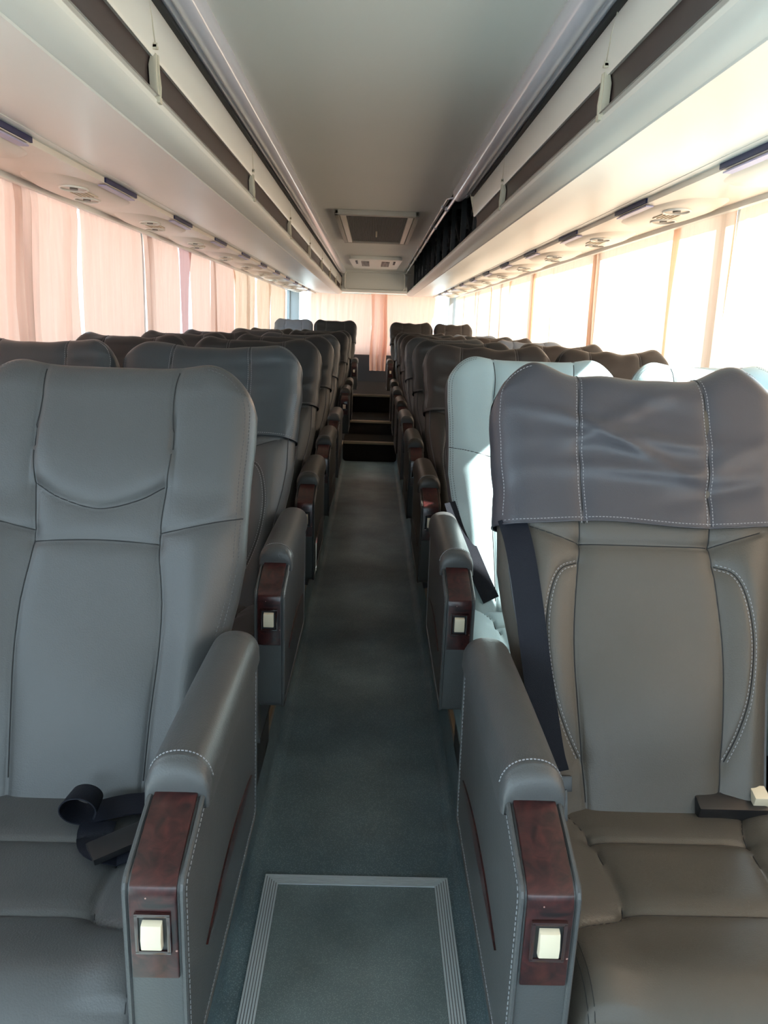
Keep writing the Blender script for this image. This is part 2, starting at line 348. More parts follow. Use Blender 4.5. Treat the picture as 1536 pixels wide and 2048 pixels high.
# ------------------------------------------------------------------ floor hatch
t = empty('floor_hatch', (0, 0, -1.40+ZC)); tag(t, 'rectangular aisle floor hatch edged by ribbed aluminium strip, in the foreground', 'floor hatch')
b = MB(); b.box(-0.205, 0.205, 0.72, 1.855, 0.0, 0.003); b.build('hatch_panel', M['vinyl2'], t)
b = MB(); W, Y1 = 0.236, 1.885
def rib(b, a0, a1, z0, z1):   # a mitred U of constant offsets a0..a1 from the outer edge
    o0, o1 = W-a0, W-a1
    for sx in (-1, 1):
        q = [(sx*o0, 0.70), (sx*o1, 0.70), (sx*o1, Y1-a1), (sx*o0, Y1-a0)]; b.prism(q if sx > 0 else q[::-1], z0, z1, 'z')
    b.prism([(-o0, Y1-a0), (o0, Y1-a0), (o1, Y1-a1), (-o1, Y1-a1)], z0, z1, 'z')
rib(b, 0, 0.038, 0.0, 0.0035); hf = b.build('hatch_frame', M['alu_dark'], t); b = MB()
for k in range(6): rib(b, 0.001+k*0.0063, 0.0053+k*0.0063, 0.0030, 0.0060)
fuse(hf, b, M['alu'])

# ------------------------------------------------------------------ seats
AX = Vector((0, 0.3807, 0.9247)); NX = Vector((0, -0.9247, 0.3807)); B0 = Vector((0, 0.39, 0.42))
def back_pt(u, t, n): return B0+Vector((1, 0, 0))*u+AX*t+NX*n
Wt = [-.06, 0.0, .10, .20, .25, .317, .38, .45, .53, .59, .63, .80]; Wv = [.195, .198, .204, .212, .220, .234, .243, .243, .245, .249, .249, .249]
class Back:
    def __init__(s, L=.722, lobe=.012, D=.048, DB=.06, rc=.100, grow=0.0, wob=0.0, seed=0):
        s.L, s.lobe, s.D, s.DB, s.rc, s.grow, s.wob, s.seed = L, lobe, D, DB, rc, grow, wob, seed
    def W(s, t):
        w = np.interp(t, Wt, Wv)+s.grow
        if s.wob: w = w+s.wob*(np.sin(t*38+s.seed)*0.5+np.sin(t*71+s.seed*2)*0.5)
        return w
    def T(s, u):
        a = np.abs(u); T = s.L+s.grow+s.lobe*np.exp(-((a-.180)/.055)**2)
        if s.wob: T = T+s.wob*1.3*np.sin(u*31+s.seed)+s.wob*0.8*np.sin(u*57+1.7*s.seed)
        ds = np.clip(.249+s.grow-a, 0, s.rc); return T-(s.rc-np.sqrt(np.maximum(s.rc**2-(s.rc-ds)**2, 0)))
    def edge(s, u, t, tb=None):
        ds = s.W(t)-np.abs(u); dt = s.T(u)-t
        e = np.minimum(ds, dt)
        if tb is not None: e = np.minimum(e, t-tb)
        return np.maximum(e, 0)
    def prof(s, e, r): return np.sqrt(np.maximum(1-(1-np.minimum(e/r, 1))**2, 0))
    def front(s, u, t, bottom=-.06):
        d = s.D*s.prof(s.edge(u, t, bottom), .06); a = np.abs(u)
        lower = 1/(1+np.exp((t-.44)/.02))
        d = d+lower*.014*np.exp(-((a-.17)/.035)**2)*s.prof(s.edge(u, t), .06)
        d = d+.012*np.exp(-((t-.15)/.12)**2)*np.exp(-(a/.15)**2)
        return d
def seg_dist(u, t, path):
    best = np.full(u.shape, 9.0)
    for (x0, y0), (x1, y1) in zip(path, path[1:]):
        dx, dy = x1-x0, y1-y0; L = dx*dx+dy*dy
        if L < 1e-12: continue
        k = np.clip(((u-x0)*dx+(t-y0)*dy)/L, 0, 1); best = np.minimum(best, np.hypot(u-(x0+k*dx), t-(y0+k*dy)))
    return best
def sp2(P, n=30): return [tuple(q) for q in spline(P, n)]
def mir(P): return [(-a, b) for a, b in P]
vs_bare = sp2([(.117, .735), (.111, .65), (.116, .576), (.108, .49), (.103, .405), (.115, .31), (.116, .22), (.110, .12), (.104, -.02)])
seams_bare = [vs_bare, mir(vs_bare), sp2([(-.107, .502), (-.065, .478), (0, .462), (.065, .478), (.107, .502)]), sp2([(-.103, .405), (0, .410), (.103, .405)], 8),
              sp2([(.105, .424), (.17, .438), (.238, .456)], 8), mir(sp2([(.105, .424), (.17, .438), (.238, .456)], 8))]
vs_cov = sp2([(.113, .50), (.110, .425), (.117, .36), (.123, .26), (.118, .15), (.104, -.02)])
arc = sp2([(.116, .395), (.146, .382), (.164, .34), (.171, .27), (.161, .19), (.140, .125), (.116, .075)])
arc2 = [(a+.010*(0.3 if i in (0, len(arc)-1) else 1), b_+.004) for i, (a, b_) in enumerate(arc)]
seams_cov = [vs_cov, mir(vs_cov), [(-.110, .427), (.110, .427)], [(.110, .427), (.20, .456)], [(-.110, .427), (-.20, .456)], arc, mir(arc)]
def backrest(bk, seams, bare, ncol=120, nrow=150, tb=-.06):
    a = np.linspace(-1, 1, ncol); a = .72*a+.28*np.sin(a*np.pi/2); bb = np.linspace(0, 1, nrow); bb = .8*bb+.2*np.sin(bb*np.pi/2)
    A_, B_ = np.meshgrid(a, bb); T = bk.T(A_*(.249+bk.grow)); t = tb+B_*(T-tb); u = A_*bk.W(t)
    e = bk.edge(u, t); d = bk.D*bk.prof(e, .06)
    d = np.where(e > 0, bk.front(u, t, tb-.2), 0)
    if bare:
        inside = (np.abs(u) < .112)
        sm = .462+.04*(np.minimum(np.abs(u), .107)/.107)**1.6
        k = 1/(1+np.exp(-(t-sm)/.008))
        d = d+.010*k*np.exp(-((t-.54)/.10)**2)*np.where(np.abs(u) < .115, 1, .25)*bk.prof(e, .06)
    for p in seams:
        ds = seg_dist(u, t, p); fade = np.minimum(e/.02, 1)
        d = d-fade*(.0030*np.exp(-(ds/.004)**2)+.0030*np.exp(-(ds/.016)**2))
    bd = -bk.DB*bk.prof(e, .05)
    P = np.zeros(u.shape+(3,)); Q = np.zeros_like(P)
    for arr, dd in ((P, d), (Q, bd)):
        arr[..., 0] = u; arr[..., 1] = B0.y+AX.y*t+NX.y*dd; arr[..., 2] = B0.z+AX.z*t+NX.z*dd
    mb = MB(); mb.grid(P); mb.grid(Q); 
    # bottom closing strip
    c = ncol; n0 = 0; n1 = nrow*ncol
    mb.f += [(n0+i, n0+i+1, n1+i+1, n1+i) for i in range(c-1)]
    return mb
def front_surface(bk, seams, bare):
    def f(u, t, off=0.0):
        U, T = np.array([u]), np.array([t]); e = bk.edge(U, T); d = bk.front(U, T, -.3)
        if bare:
            sm = .462+.04*(np.minimum(np.abs(U), .107)/.107)**1.6; k = 1/(1+np.exp(-(T-sm)/.008))
            d = d+.010*k*np.exp(-((T-.54)/.10)**2)*np.where(np.abs(U) < .115, 1, .25)*bk.prof(e, .06)
        for p in seams:
            ds = seg_dist(U, T, p); d = d-np.minimum(e/.02, 1)*(.0030*np.exp(-(ds/.004)**2)+.0030*np.exp(-(ds/.016)**2))
        return back_pt(u, t, float(d[0])+off)
    return f
def thread(mb, f, path, r=.0011, off=0.0003, n=5, step=.008):
    pts = resample([Vector((a, b_, 0)) for a, b_ in path], step)
    mb.tube([f(p.x, p.y, off) for p in pts], r, n, False)
def stitches(mb, f, path, L=.0040, gap=.0026, w=.00055, off=.0004):
    pts = resample([Vector((a, b_, 0)) for a, b_ in path], L+gap)
    for p, q in zip(pts, pts[1:]):
        P, Q = f(p.x, p.y, off), f(q.x, q.y, off); d = Q-P
        if d.length < 1e-6: continue
        d2 = d.normalized()*L/2; n = NX; s = d2.cross(n).normalized()*w; mb.obox(P+d*0.5, d2, s, n*w*0.7)
def offset_path(path, o):
    out = []
    for i, (x, y) in enumerate(path):
        x0, y0 = path[max(i-1, 0)]; x1, y1 = path[min(i+1, len(path)-1)]; dx, dy = x1-x0, y1-y0; L = math.hypot(dx, dy) or 1; out.append((x-dy/L*o, y+dx/L*o))
    return out
def edge_path(bk, inset, t0=.02, t1=None, n=60):
    """path on the front, inset from the outline, right side bottom to top and round the corner"""
    out = [(float(bk.W(t))-inset, float(t)) for t in np.linspace(t0, bk.L-bk.rc*0.9, n)]
    r = bk.rc-inset
    W = .249+bk.grow
    for a in np.linspace(0, 85, 14): out.append((W-bk.rc+r*math.cos(R(a)), float(bk.L+bk.grow+bk.lobe*0.8)-bk.rc+r*math.sin(R(a))))
    return out

bkA = Back(); bkB = Back()
mesh_cache = {}
def keep(o): return o.data
# cushion ----------------------------------------------------------
def cushion_fn(U, Y, h=.0):
    xw = .236; y0, y1 = -.105, .50; top = .44; bot = .29
    ds = xw-np.abs(U); df = Y-y0; e = np.maximum(np.minimum(ds, 9), 0)
    p1 = np.sqrt(np.maximum(1-(1-np.minimum(ds/.045, 1))**2, 0)); p2 = np.sqrt(np.maximum(1-(1-np.minimum(df/.10, 1))**2, 0))
    z = bot+(top-bot)*np.minimum(p1, 1)**.8*p2**.9
    z = z+.010*np.exp(-((Y-.0)/.06)**2)*p1-.004*(Y > .25)*(Y-.25)*4
    z = z+.010*np.exp(-((np.abs(U)-.18)/.035)**2)*p2*(Y > -.05)*p1
    return z
def cush_seams(h1, h2):
    s1 = sp2([(.150, .36), (.125, .30), (.120, h1), (.112, (h1+h2)/2), (.116, h2), (.150, h2-.025), (.20, h2-.05), (.232, h2-.075)])
    return [s1, mir(s1), [(-.120, h1), (.120, h1)], [(-.116, h2), (.116, h2)]]
def cushion(parent, m, h1, h2, seams=True):
    a = np.linspace(-1, 1, 90); a = .75*a+.25*np.sin(a*np.pi/2); y = np.linspace(0, 1, 110)**1.15
    A_, Y_ = np.meshgrid(a, y); U = A_*.236; Y = -.105+Y_*.605; Z = cushion_fn(U, Y); S = cush_seams(h1, h2)
    e = np.minimum(.236-np.abs(U), Y+.105)
    for p in S: ds = seg_dist(U, Y, p); Z = Z-np.minimum(e/.02, 1)*(.0045*np.exp(-(ds/.0035)**2)+.004*np.exp(-(ds/.018)**2))
    P = np.stack([U, Y, Z], -1); Q = P.copy(); Q[..., 2] = .28
    mb = MB(); mb.grid(P); n = 90; k = len(mb.v); mb.v += [tuple(q) for q in Q[0]]; mb.v += [tuple(q) for q in Q[-1]]
    mb.f += [(i, i+1, k+i+1, k+i) for i in range(n-1)]; r0 = 109*90
    mb.f += [(r0+i, r0+i+1, k+n+i+1, k+n+i) for i in range(n-1)]
    mb.f += [(k+i, k+i+1, k+n+i+1, k+n+i) for i in range(n-1)]
    o = mb.build('seat_cushion', m, parent, smooth=True, ang=60)
    def f(u, yy, off=0):
        U_, Y2 = np.array([u]), np.array([yy]); z = cushion_fn(U_, Y2)
        for p in S: ds = seg_dist(U_, Y2, p); z = z-(.0045*np.exp(-(ds/.0035)**2)+.004*np.exp(-(ds/.018)**2))
        return Vector((u, yy, float(z[0])+off))
    mb = MB()
    for p in S: thread(mb, f, p, step=.006, off=.0006)
    for sx in (-1, 1):
        for q in (.196, .203): thread(mb, f, [(sx*q, -.055), (sx*q, .30)], r=.0006, step=.01, off=.0003)
    fuse(o, mb, M['thread'])
    return o, f
# armrest ----------------------------------------------------------
def round_profile(pts, r, n=4):
    out = []; m = len(pts)
    for i in range(m):
        p, a, c = Vector(pts[i]), Vector(pts[i-1]), Vector(pts[(i+1) % m]); da, dc = (a-p), (c-p); k = min(r, da.length*.45, dc.length*.45)
        q0 = p+da.normalized()*k; q1 = p+dc.normalized()*k
        for j in range(n+1): t = j/n; q = (1-t)**2*q0+2*t*(1-t)*p+t*t*q1; out.append((q.x, q.y))
    return out
ARM = .252
def armrest(parent, leather, side=1):
    """aisle armrest on local +x (side=1) or -x; returns the part list"""
    a = empty('armrest', (side*ARM, 0, 0)); a.parent = parent
    prof = round_profile([(-.072, .350), (-.086, .615), (.035, .652), (.462, .656), (.450, .352)], .014)
    b = MB(); b.prism(prof, -.031, .031); pn = b.build('side_panel', leather, a, bevel=.006)
    # piping round both faces and stitch lines
    b = MB()
    for x in (-.0295, .0295): b.tube([(x, p[0], p[1]) for p in prof+[prof[0]]], .0032, 7, False)
    fuse(pn, b, leather)
    b = MB()
    for x, sx in ((.0312, 1), (-.0312, -1)):
        q = [(x, (p[0]-.19)*.955+.19, (p[1]-.50)*.93+.50) for p in prof+[prof[0]]]
        R_ = resample(q, .007)
        for p, r2 in zip(R_, R_[1:]):
            d = (r2-p); b.obox(p+d*.5, d.normalized()*.0021, d.normalized().cross(Vector((1, 0, 0)))*.0006, Vector((.0006, 0, 0)))
    fuse(pn, b, M['stitch'])
    # burl inlay, leaf shaped, on the aisle face
    b = MB(); up_, lo_ = [], []
    for k in range(21):
        t = k/20; y = .022+t*.37; hh = .017*math.sin(math.pi*t)**.8; zc = .452+.006*t+.006*math.sin(math.pi*t); up_.append((y, zc+hh)); lo_.append((y, zc-hh*.45))
    prof2 = up_+lo_[::-1][1:-1]; x0, x1 = sorted((side*.030, side*.0335)); b.prism(prof2, x0, x1); b.build('wood_inlay', M['wood'], a)
    # pad
    b = MB(); n = 14; rows = []
    ys = [(.022, .20), (.0205, .45), (.022, .70), (.0255, .86), (.030, .95), (.036, 1.0), (.0365, 1.012), (.042, 1.012)]+[(y, 1.0) for y in np.linspace(.047, .41, 14)]+[(.43, .97), (.445, .90), (.455, .75), (.460, .4)]
    for y, k in ys:
        row = []
        for j in range(n+1):
            th = math.pi*j/n; x = .0385*math.copysign(abs(math.cos(th))**.9, math.cos(th)); z = .638+(.006+.046*math.sin(th)**.75)*k if 0 < j < n else .634
            row.append((x*(.80+.2*k), y, z+.004*math.sin((y+.02)*6)))
        rows.append(row)
    P = np.array(rows); b.grid(P); r_, c_ = P.shape[:2]
    b.f.append(tuple(range(c_))); b.f.append(tuple((r_-1)*c_+i for i in reversed(range(c_)))); b.f += [(j*c_, (j+1)*c_, (j+1)*c_+c_-1, j*c_+c_-1) for j in range(r_-1)]
    pad = b.build('arm_pad', leather, a, smooth=True, ang=50)
    b = MB()
    pts = [Vector(tuple(q)) for q in P[7][1:-1]]; pts = [p+Vector((0, .0035, .0006)) for p in pts]; rs = resample(pts, .0045)
    for p, q in zip(rs, rs[1:]): d = q-p; b.obox(p+d*.5, d.normalized()*.0015, Vector((0, .0006, 0)), d.normalized().cross(Vector((0, 1, 0)))*.0006)
    fuse(pad, b, M['stitch'])
    # burl wood front trim following the knee
    wp = [(.034, .657), (-.018, .643), (-.074, .622), (-.086, .612), (-.090, .60), (-.084, .50)]
    inner = [(y+.010, z-.004) for y, z in wp[::-1]]
    b = MB(); b.prism(wp+inner, -.0245, .0245); tr = b.build('wood_trim', M['wood'], a, bevel=.0022)
    # recline button in a sunk frame
    c = Vector((0, -.089, .560)); dn = Vector((0, .06, -1)).normalized(); nn = Vector((0, -1, -.06)).normalized()
    b = MB()
    for sx in (-1, 1): b.obox(c+Vector((sx*.0165, 0, 0))+nn*.0012, (.002, 0, 0), dn*.024, nn*.0022)
    for sz in (-1, 1): b.obox(c+dn*sz*.023+nn*.0012, (.0185, 0, 0), dn*.002, nn*.0022)
    b.build('button_frame', M['wood_frame'], tr, bevel=.0008)
    b = MB(); b.obox(c+nn*.0004, (.0150, 0, 0), dn*.0215, nn*.0008); b.build('button_well', M['black_plastic'], tr)
    pr = [(-.017, .0), (-.015, .008), (.0, .0115), (.013, .010), (.0155, .006), (.0155, 0)]
    b = MB(); vs_ = []
    for x in (-.0105, .0105):
        for s_, n_ in pr: q = c+dn*s_+nn*(n_+.0005); vs_.append((x, q.y, q.z))
    m_ = len(pr); b.add(vs_, [(i, (i+1) % m_, (i+1) % m_+m_, i+m_) for i in range(m_)]+[tuple(range(m_)), tuple(range(m_, 2*m_))[::-1]])
    b.build('recline_button', M['cream_plastic'], tr, bevel=.0012)
    return a
M['wood_frame'] = mat('glossy_dark_red_bezel', (0.030, 0.010, 0.010), 0.15, coat=0.8)

def belt_point(parent): pass
def base_frame(parent):
    b = MB(); b.box(-.215, .215, -.04, .46, .21, .285); b.box(-.19, -.15, .02, .42, 0, .22); b.box(.15, .19, .02, .42, 0, .22); b.box(-.19, .19, .10, .14, .0, .03); b.box(-.19, .19, .34, .38, .0, .03)
    b.build('seat_frame', M['base'], parent, bevel=.006)
def make_back(parent, kind, m, bk, cover=None, cm=None, stitch_col=True, shoulder=0):
    seams = seams_bare if kind == 'bare' else seams_cov
    key = ('back', kind, m.name)
    mb = backrest(bk, seams, kind == 'bare'); o = mb.build('backrest', m, parent, smooth=True, doubles=1e-5)
    if m.name.startswith('pale'):      # sides and rear stay dark leather; daylight is coloured into the front only
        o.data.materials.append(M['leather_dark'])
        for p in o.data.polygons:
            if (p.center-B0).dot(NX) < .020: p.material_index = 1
    f = front_surface(bk, seams, kind == 'bare')
    mb = MB()
    for p in seams: thread(mb, f, [q for q in p if -.02 < q[1] < .745 and bk.edge(np.array([q[0]]), np.array([q[1]]))[0] > .002], off=.0006, step=.005)
    fuse(o, mb, M['thread'])
    mb = MB()
    if kind == 'bare':
        for ins in (.010, .017):
            ep = edge_path(bk, ins)
            for q in (ep, mir(ep)): stitches(mb, f, q, off=.0002, w=.0005)
        fuse(o, mb, M['edge_thread'])
    else:
        for P in (arc, mir(arc)):
            for oo in (-.004, .004): stitches(mb, f, offset_path(P, oo), off=.0003)
        fuse(o, mb, M['stitch'])
        mb = MB(); ep = [(a-.0, b_) for a, b_ in edge_path(bk, .016) if b_ < .48]
        for q in (ep, mir(ep)): thread(mb, f, q, r=.0025, off=.001)
        fuse(o, mb, M['leather_dark'])
    return o, f
def make_cover(parent, m, lobe=.018, wob=.002, seed=1, wrinkle=.004, t0=.462, ncol=110, nrow=90):
    ck = Back(L=.724, lobe=lobe, D=.053, DB=.066, rc=.080, grow=.007, wob=wob, seed=seed)
    a = np.linspace(-1, 1, ncol); a = .70*a+.30*np.sin(a*np.pi/2); bb = np.linspace(0, 1, nrow); bb = .75*bb+.25*np.sin(bb*np.pi/2)
    A_, B_ = np.meshgrid(a, bb); T = ck.T(A_*(.249+ck.grow)); t = t0+B_*(T-t0)
    t = t+(.004*np.sin(A_*5+seed))*(1-B_)
    u = A_*ck.W(t)
    rng = np.random.RandomState(seed)
    def wr(u, t):
        w = 0
        r2 = np.random.RandomState(seed*13+5)
        for _ in range(7):
            u0, t0_, ang, L, s_ = r2.uniform(-.2, .2), r2.uniform(.50, .70), r2.uniform(-.5, .5), r2.uniform(.06, .16), r2.uniform(.010, .022)
            du, dt = u-u0, t-t0_; al = du*math.cos(ang)+dt*math.sin(ang); ac = -du*math.sin(ang)+dt*math.cos(ang)
            w = w+r2.choice([.7, .7, -.7])*np.exp(-(al/L)**2)*np.exp(-(ac/s_)**2)
        for q in (.552, .605):    # slack folds across the middle
            w = w+1.0*np.exp(-((t-q-.006*np.sin(u*14+seed))/.015)**2)*np.exp(-(u/.16)**2)
        return w*wrinkle
    vs_ = sp2([(.106, .46), (.110, .55), (.112, .63), (.105, .735)])
    S = [vs_, mir(vs_)]
    def fd(u, t):
        e = ck.edge(u, t); d = ck.D*ck.prof(e, .055)
        d = d+.009*(t < .60)*(1-(t-.46)/.14)*np.exp(-((t-.46)/.06)**2)*np.minimum(e/.03, 1)
        d = d+wr(u, t)*np.minimum(e/.03, 1)
        for p in S: ds = seg_dist(u, t, p); d = d-np.minimum(e/.02, 1)*(.003*np.exp(-(ds/.003)**2)+.003*np.exp(-(ds/.014)**2))
        return d
    e = ck.edge(u, t); d = fd(u, t); bd = -ck.DB*ck.prof(e, .05)
    P = np.zeros(u.shape+(3,)); Q = np.zeros_like(P)
    for arr, dd in ((P, d), (Q, bd)):
        arr[..., 0] = u; arr[..., 1] = B0.y+AX.y*t+NX.y*dd; arr[..., 2] = B0.z+AX.z*t+NX.z*dd
    mb = MB(); mb.grid(P); mb.grid(Q)
    o = mb.build('headrest_cover', m, parent, smooth=True, doubles=1e-5)
    def f(uu, tt, off=0.0): return back_pt(uu, tt, float(fd(np.array([uu]), np.array([tt]))[0])+off)
    mb = MB()
    for p in S:
        for oo in (-.0045, .0045): stitches(mb, f, offset_path(p, oo), L=.0036, gap=.0022)
    hem = [(x, t0+.006+.004*math.sin(x/.249*5+seed)) for x in np.linspace(-.245, .245, 60)]; stitches(mb, f, hem, L=.0036, gap=.0022)
    ep = [(float(ck.W(t))-.013, float(t)) for t in np.linspace(t0+.01, ck.L-.075, 40)]
    ep += [(.256-.08+.067*math.cos(R(q)), float(ck.L+ck.grow+ck.lobe*.9)-.08+.067*math.sin(R(q))) for q in np.linspace(5, 80, 14)]
    for q in (ep, mir(ep)): stitches(mb, f, q, L=.0036, gap=.0022)
    fuse(o, mb, M['stitch'])
    mb = MB()
    for p in S: thread(mb, f, p, off=.0004, step=.005)
    fuse(o, mb, M['thread'])
    mb = MB(); row = [Vector(tuple(q)) for q in P[0]]+[Vector(tuple(q)) for q in Q[0][::-1]]; mb.tube(row+[row[0]], .0016, 6, False); fuse(o, mb, m)
    return o, f

def shoulder_belt(parent, f, pts, w=.046, name='seat_belt', off=.010, m=None):
    P = [f(u, t, off) for u, t in pts]; b = MB(); ribbon(b, P, [NX]*len(P), w); return b.build(name, m or M['belt'], parent, smooth=True, ang=40)

def seat_proto(name, kind, m, cm=None, side=0, **kw):
    r = empty(name); 
    base_frame(r)
    c, cf = cushion(r, m, *( (.24, .085) if kind == 'bare' else (.27, .113)))
    bk = Back() if kind == 'bare' else Back(L=.715, lobe=.008)
    o, f = make_back(r, kind, m, bk)
    cov = None
    if cm: cov = make_cover(r, cm, **kw)
    if side: armrest(r, kw.get('_arm', M['leather']), side)
    return r, (o, f), cov, (c, cf)

XS, XWN = .455, .952
ZL = ZP+ZC
protos = {}
# variants: bare / covered (two wrinkle seeds), each without arm; the armrest is copied from one prototype per side
def proto(key):
    if key in protos: return protos[key]
    if key == 'bare': r = seat_proto('coach_seat', 'bare', M['leather'])
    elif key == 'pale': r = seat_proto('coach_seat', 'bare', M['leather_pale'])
    elif key == 'r1': r = seat_proto('coach_seat', 'cov', M['leather_warm'], M['leather_cover1'], lobe=.026, wob=.0022, seed=3, wrinkle=.0075)
    elif key == 'covA': r = seat_proto('coach_seat', 'cov', M['leather'], M['leather_cover'], lobe=.014, wob=.0015, seed=5, wrinkle=.004)
    elif key == 'covB': r = seat_proto('coach_seat', 'cov', M['leather_brown'], M['leather_cover2'], lobe=.016, wob=.003, seed=9, wrinkle=.005)
    elif key == 'covD': r = seat_proto('coach_seat', 'cov', M['leather_char'], M['leather_cover_dark'], lobe=.013, wob=.0018, seed=15, wrinkle=.005)
    elif key == 'covC': r = seat_proto('coach_seat', 'cov', M['leather_warm'], M['leather_cover_blue'], lobe=.012, wob=.002, seed=11, wrinkle=.004)
    protos[key] = r; return r
M['leather_cover1'] = mat('slate_violet_cover_leather', (0.0592, 0.0584, 0.0704), 0.34, spec=0.36, bump=0.30, bscale=400, var=0.05, vscale=8, bump2=0.12, b2scale=7)
M['leather_cover2'] = mat('brown_grey_cover_leather', (0.0304, 0.0272, 0.0272), 0.38, spec=0.36, bump=0.30, bscale=400, var=0.08, vscale=8, bump2=0.25, b2scale=9)
M['leather_cover_blue'] = mat('faded_blue_cover_leather', (0.16, 0.20, 0.26), 0.45, spec=0.4, bump=0.30, bscale=400, var=0.08, vscale=8, bump2=0.25, b2scale=9)
M['leather_char'] = mat('charcoal_leather', (0.0336, 0.0344, 0.0336), 0.42, spec=0.35, bump=0.3, bscale=400, var=0.08, vscale=8)
M['leather_cover_dark'] = mat('dark_slate_cover_leather', (0.0208, 0.0248, 0.0288), 0.40, spec=0.35, bump=0.30, bscale=400, var=0.06, vscale=8, bump2=0.2, b2scale=8)
arms = {}
def arm_for(side, m):
    k = (side, m.name)
    if k not in arms:
        holder = empty('x'); arms[k] = armrest(holder, m, side); arms[k].parent = None; bpy.data.objects.remove(holder); return arms[k]
    return copy_tree(arms[k])
ORD = ['front', 'second', 'third', 'fourth', 'fifth', 'sixth', 'seventh', 'eighth', 'ninth', 'raised rear']
used = set(); base_parts = {}
def place(key, x, row, side_aisle, label, group, arm_m=None, dx_arm=0, dy=0, dz=0, yaw=0, tilt=0):
    pr = proto(key)
    first = key not in used
    if first: r = pr[0]; base_parts[key] = list(r.children)
    else:
        r = pr[0].copy(); C.objects.link(r); r.scale = (1, 1, 1)
        for ch in base_parts[key]: copy_tree(ch, r)
    used.add(key)
    r['_row'] = row
    tag(r, label, 'seat', group)
    r.location = (x, .83+.93*row+dy, ZL+dz); r.rotation_euler = (0, 0, yaw)
    if side_aisle:
        a = arm_for(side_aisle, arm_m or M['leather']); a.parent = r; a.location = (side_aisle*ARM+dx_arm, 0, 0)
    return r, pr
WSC = .90
keysL = ['bare', 'covA', 'covD', 'covD', 'covA', 'covD', 'covD', 'covD', 'covD', 'covD']
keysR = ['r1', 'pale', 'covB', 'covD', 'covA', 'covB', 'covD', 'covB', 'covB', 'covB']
keysLW = ['bare', 'covA', 'covD', 'covD', 'covD', 'covD', 'covA', 'covD', 'covD', 'covC']
keysRW = ['r1', 'pale', 'covB', 'covB', 'covC', 'covB', 'covD', 'covC', 'covB', 'covB']
DESC = {'bare': 'smooth grey leather seat without cover', 'pale': 'pale grey leather seat without cover, daylight put into its colour', 'r1': 'taupe leather seat with creased slate cover',
        'covA': 'grey leather seat with slate cover', 'covD': 'charcoal leather seat with dark slate cover', 'covB': 'taupe leather seat with brown-grey cover', 'covC': 'leather seat with faded blue cover'}
seats = {}
def lay_seat(k, row, sidename, s, pos):
    if pos == 'aisle': x = s*XS; sa = -s; w = 'aisle'
    else: x = s*XWN; sa = 0; w = 'window'
    dz = .10 if row == 9 else 0; dy = .28 if row == 9 else 0
    am = {'bare': M['leather'], 'pale': M['leather'], 'r1': M['leather'], 'covA': M['leather'], 'covD': M['leather_char'], 'covB': M['leather_brown'], 'covC': M['leather']}[k]
    extra = {}
    if row == 0 and s < 0 and pos == 'aisle': x = -.448; extra = dict(dx_arm=-.012)
    if row == 0 and s > 0 and pos == 'aisle': x = .468; extra = dict(dx_arm=-.015)
    lab = '%s, %s row %s, %s' % (DESC[k], ORD[row], sidename, 'beside the aisle' if pos == 'aisle' else 'at the window')
    yaw = R(random.uniform(-.5, .5)) if row else 0
    if pos == 'window' and row == 0: x = s*.962
    seats[(sidename, row, pos)] = place(k, x, row, sa, lab, 'coach seats in rows facing the camera', am, dy=dy, dz=dz, yaw=yaw, **extra)
    if pos == 'window': seats[(sidename, row, pos)][0].scale = (WSC, 1, 1)
for row in (0, 1, 2, 3, 4, 5, 6, 7, 9):
    if row == 5:
        lay_seat(keysR[row], row, 'right', 1, 'aisle'); lay_seat(keysRW[row], row, 'right', 1, 'window'); continue
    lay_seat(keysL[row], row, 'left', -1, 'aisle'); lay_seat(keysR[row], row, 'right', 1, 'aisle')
    lay_seat(keysLW[row], row, 'left', -1, 'window'); lay_seat(keysRW[row], row, 'right', 1, 'window')

# seat belts
r, pr = seats[('right', 0, 'aisle')]; o, f = pr[1]; cf = pr[3][1]
P = spline([(-.226, .470), (-.217, .43), (-.203, .34), (-.188, .22), (-.172, .10), (-.163, .06)], 24); b = MB()
pts = [f(q[0], q[1], .006+.010*min(1, (.470-q[1])/.05)) for q in P]; ribbon(b, pts, [NX+Vector((-.25, 0, 0))]*len(pts), .046)
bl = b.build('seat_belt', M['belt'], r, smooth=True, ang=40)
b = MB(); q = f(-.158, .045, .020); b.obox(q, (.020, 0, 0), AX*.012, NX*.008); b.obox(q+AX*-.035+NX*.006, (.012, 0, .004), AX*.024, NX*.003)
b.build('belt_tongue', M['black_plastic'], bl, bevel=.003)
b = MB(); b.obox(cf(.122, .350, .012), (.055, 0, 0), (0, .020, .006), (0, -.004, .013)); bu = b.build('belt_buckle', M['black_plastic'], r, bevel=.005)
b = MB(); b.obox(cf(.166, .346, .024), (.012, 0, 0), (0, .013, .004), (0, -.003, .009)); b.build('buckle_button', M['cream_plastic'], bu, bevel=.002)
b = MB(); b.obox(cf(.020, .372, .008), (.035, .004, 0), (0, .018, .004), (0, 0, .004)); b.build('buckle_stalk', M['black_plastic'], bu, bevel=.003)

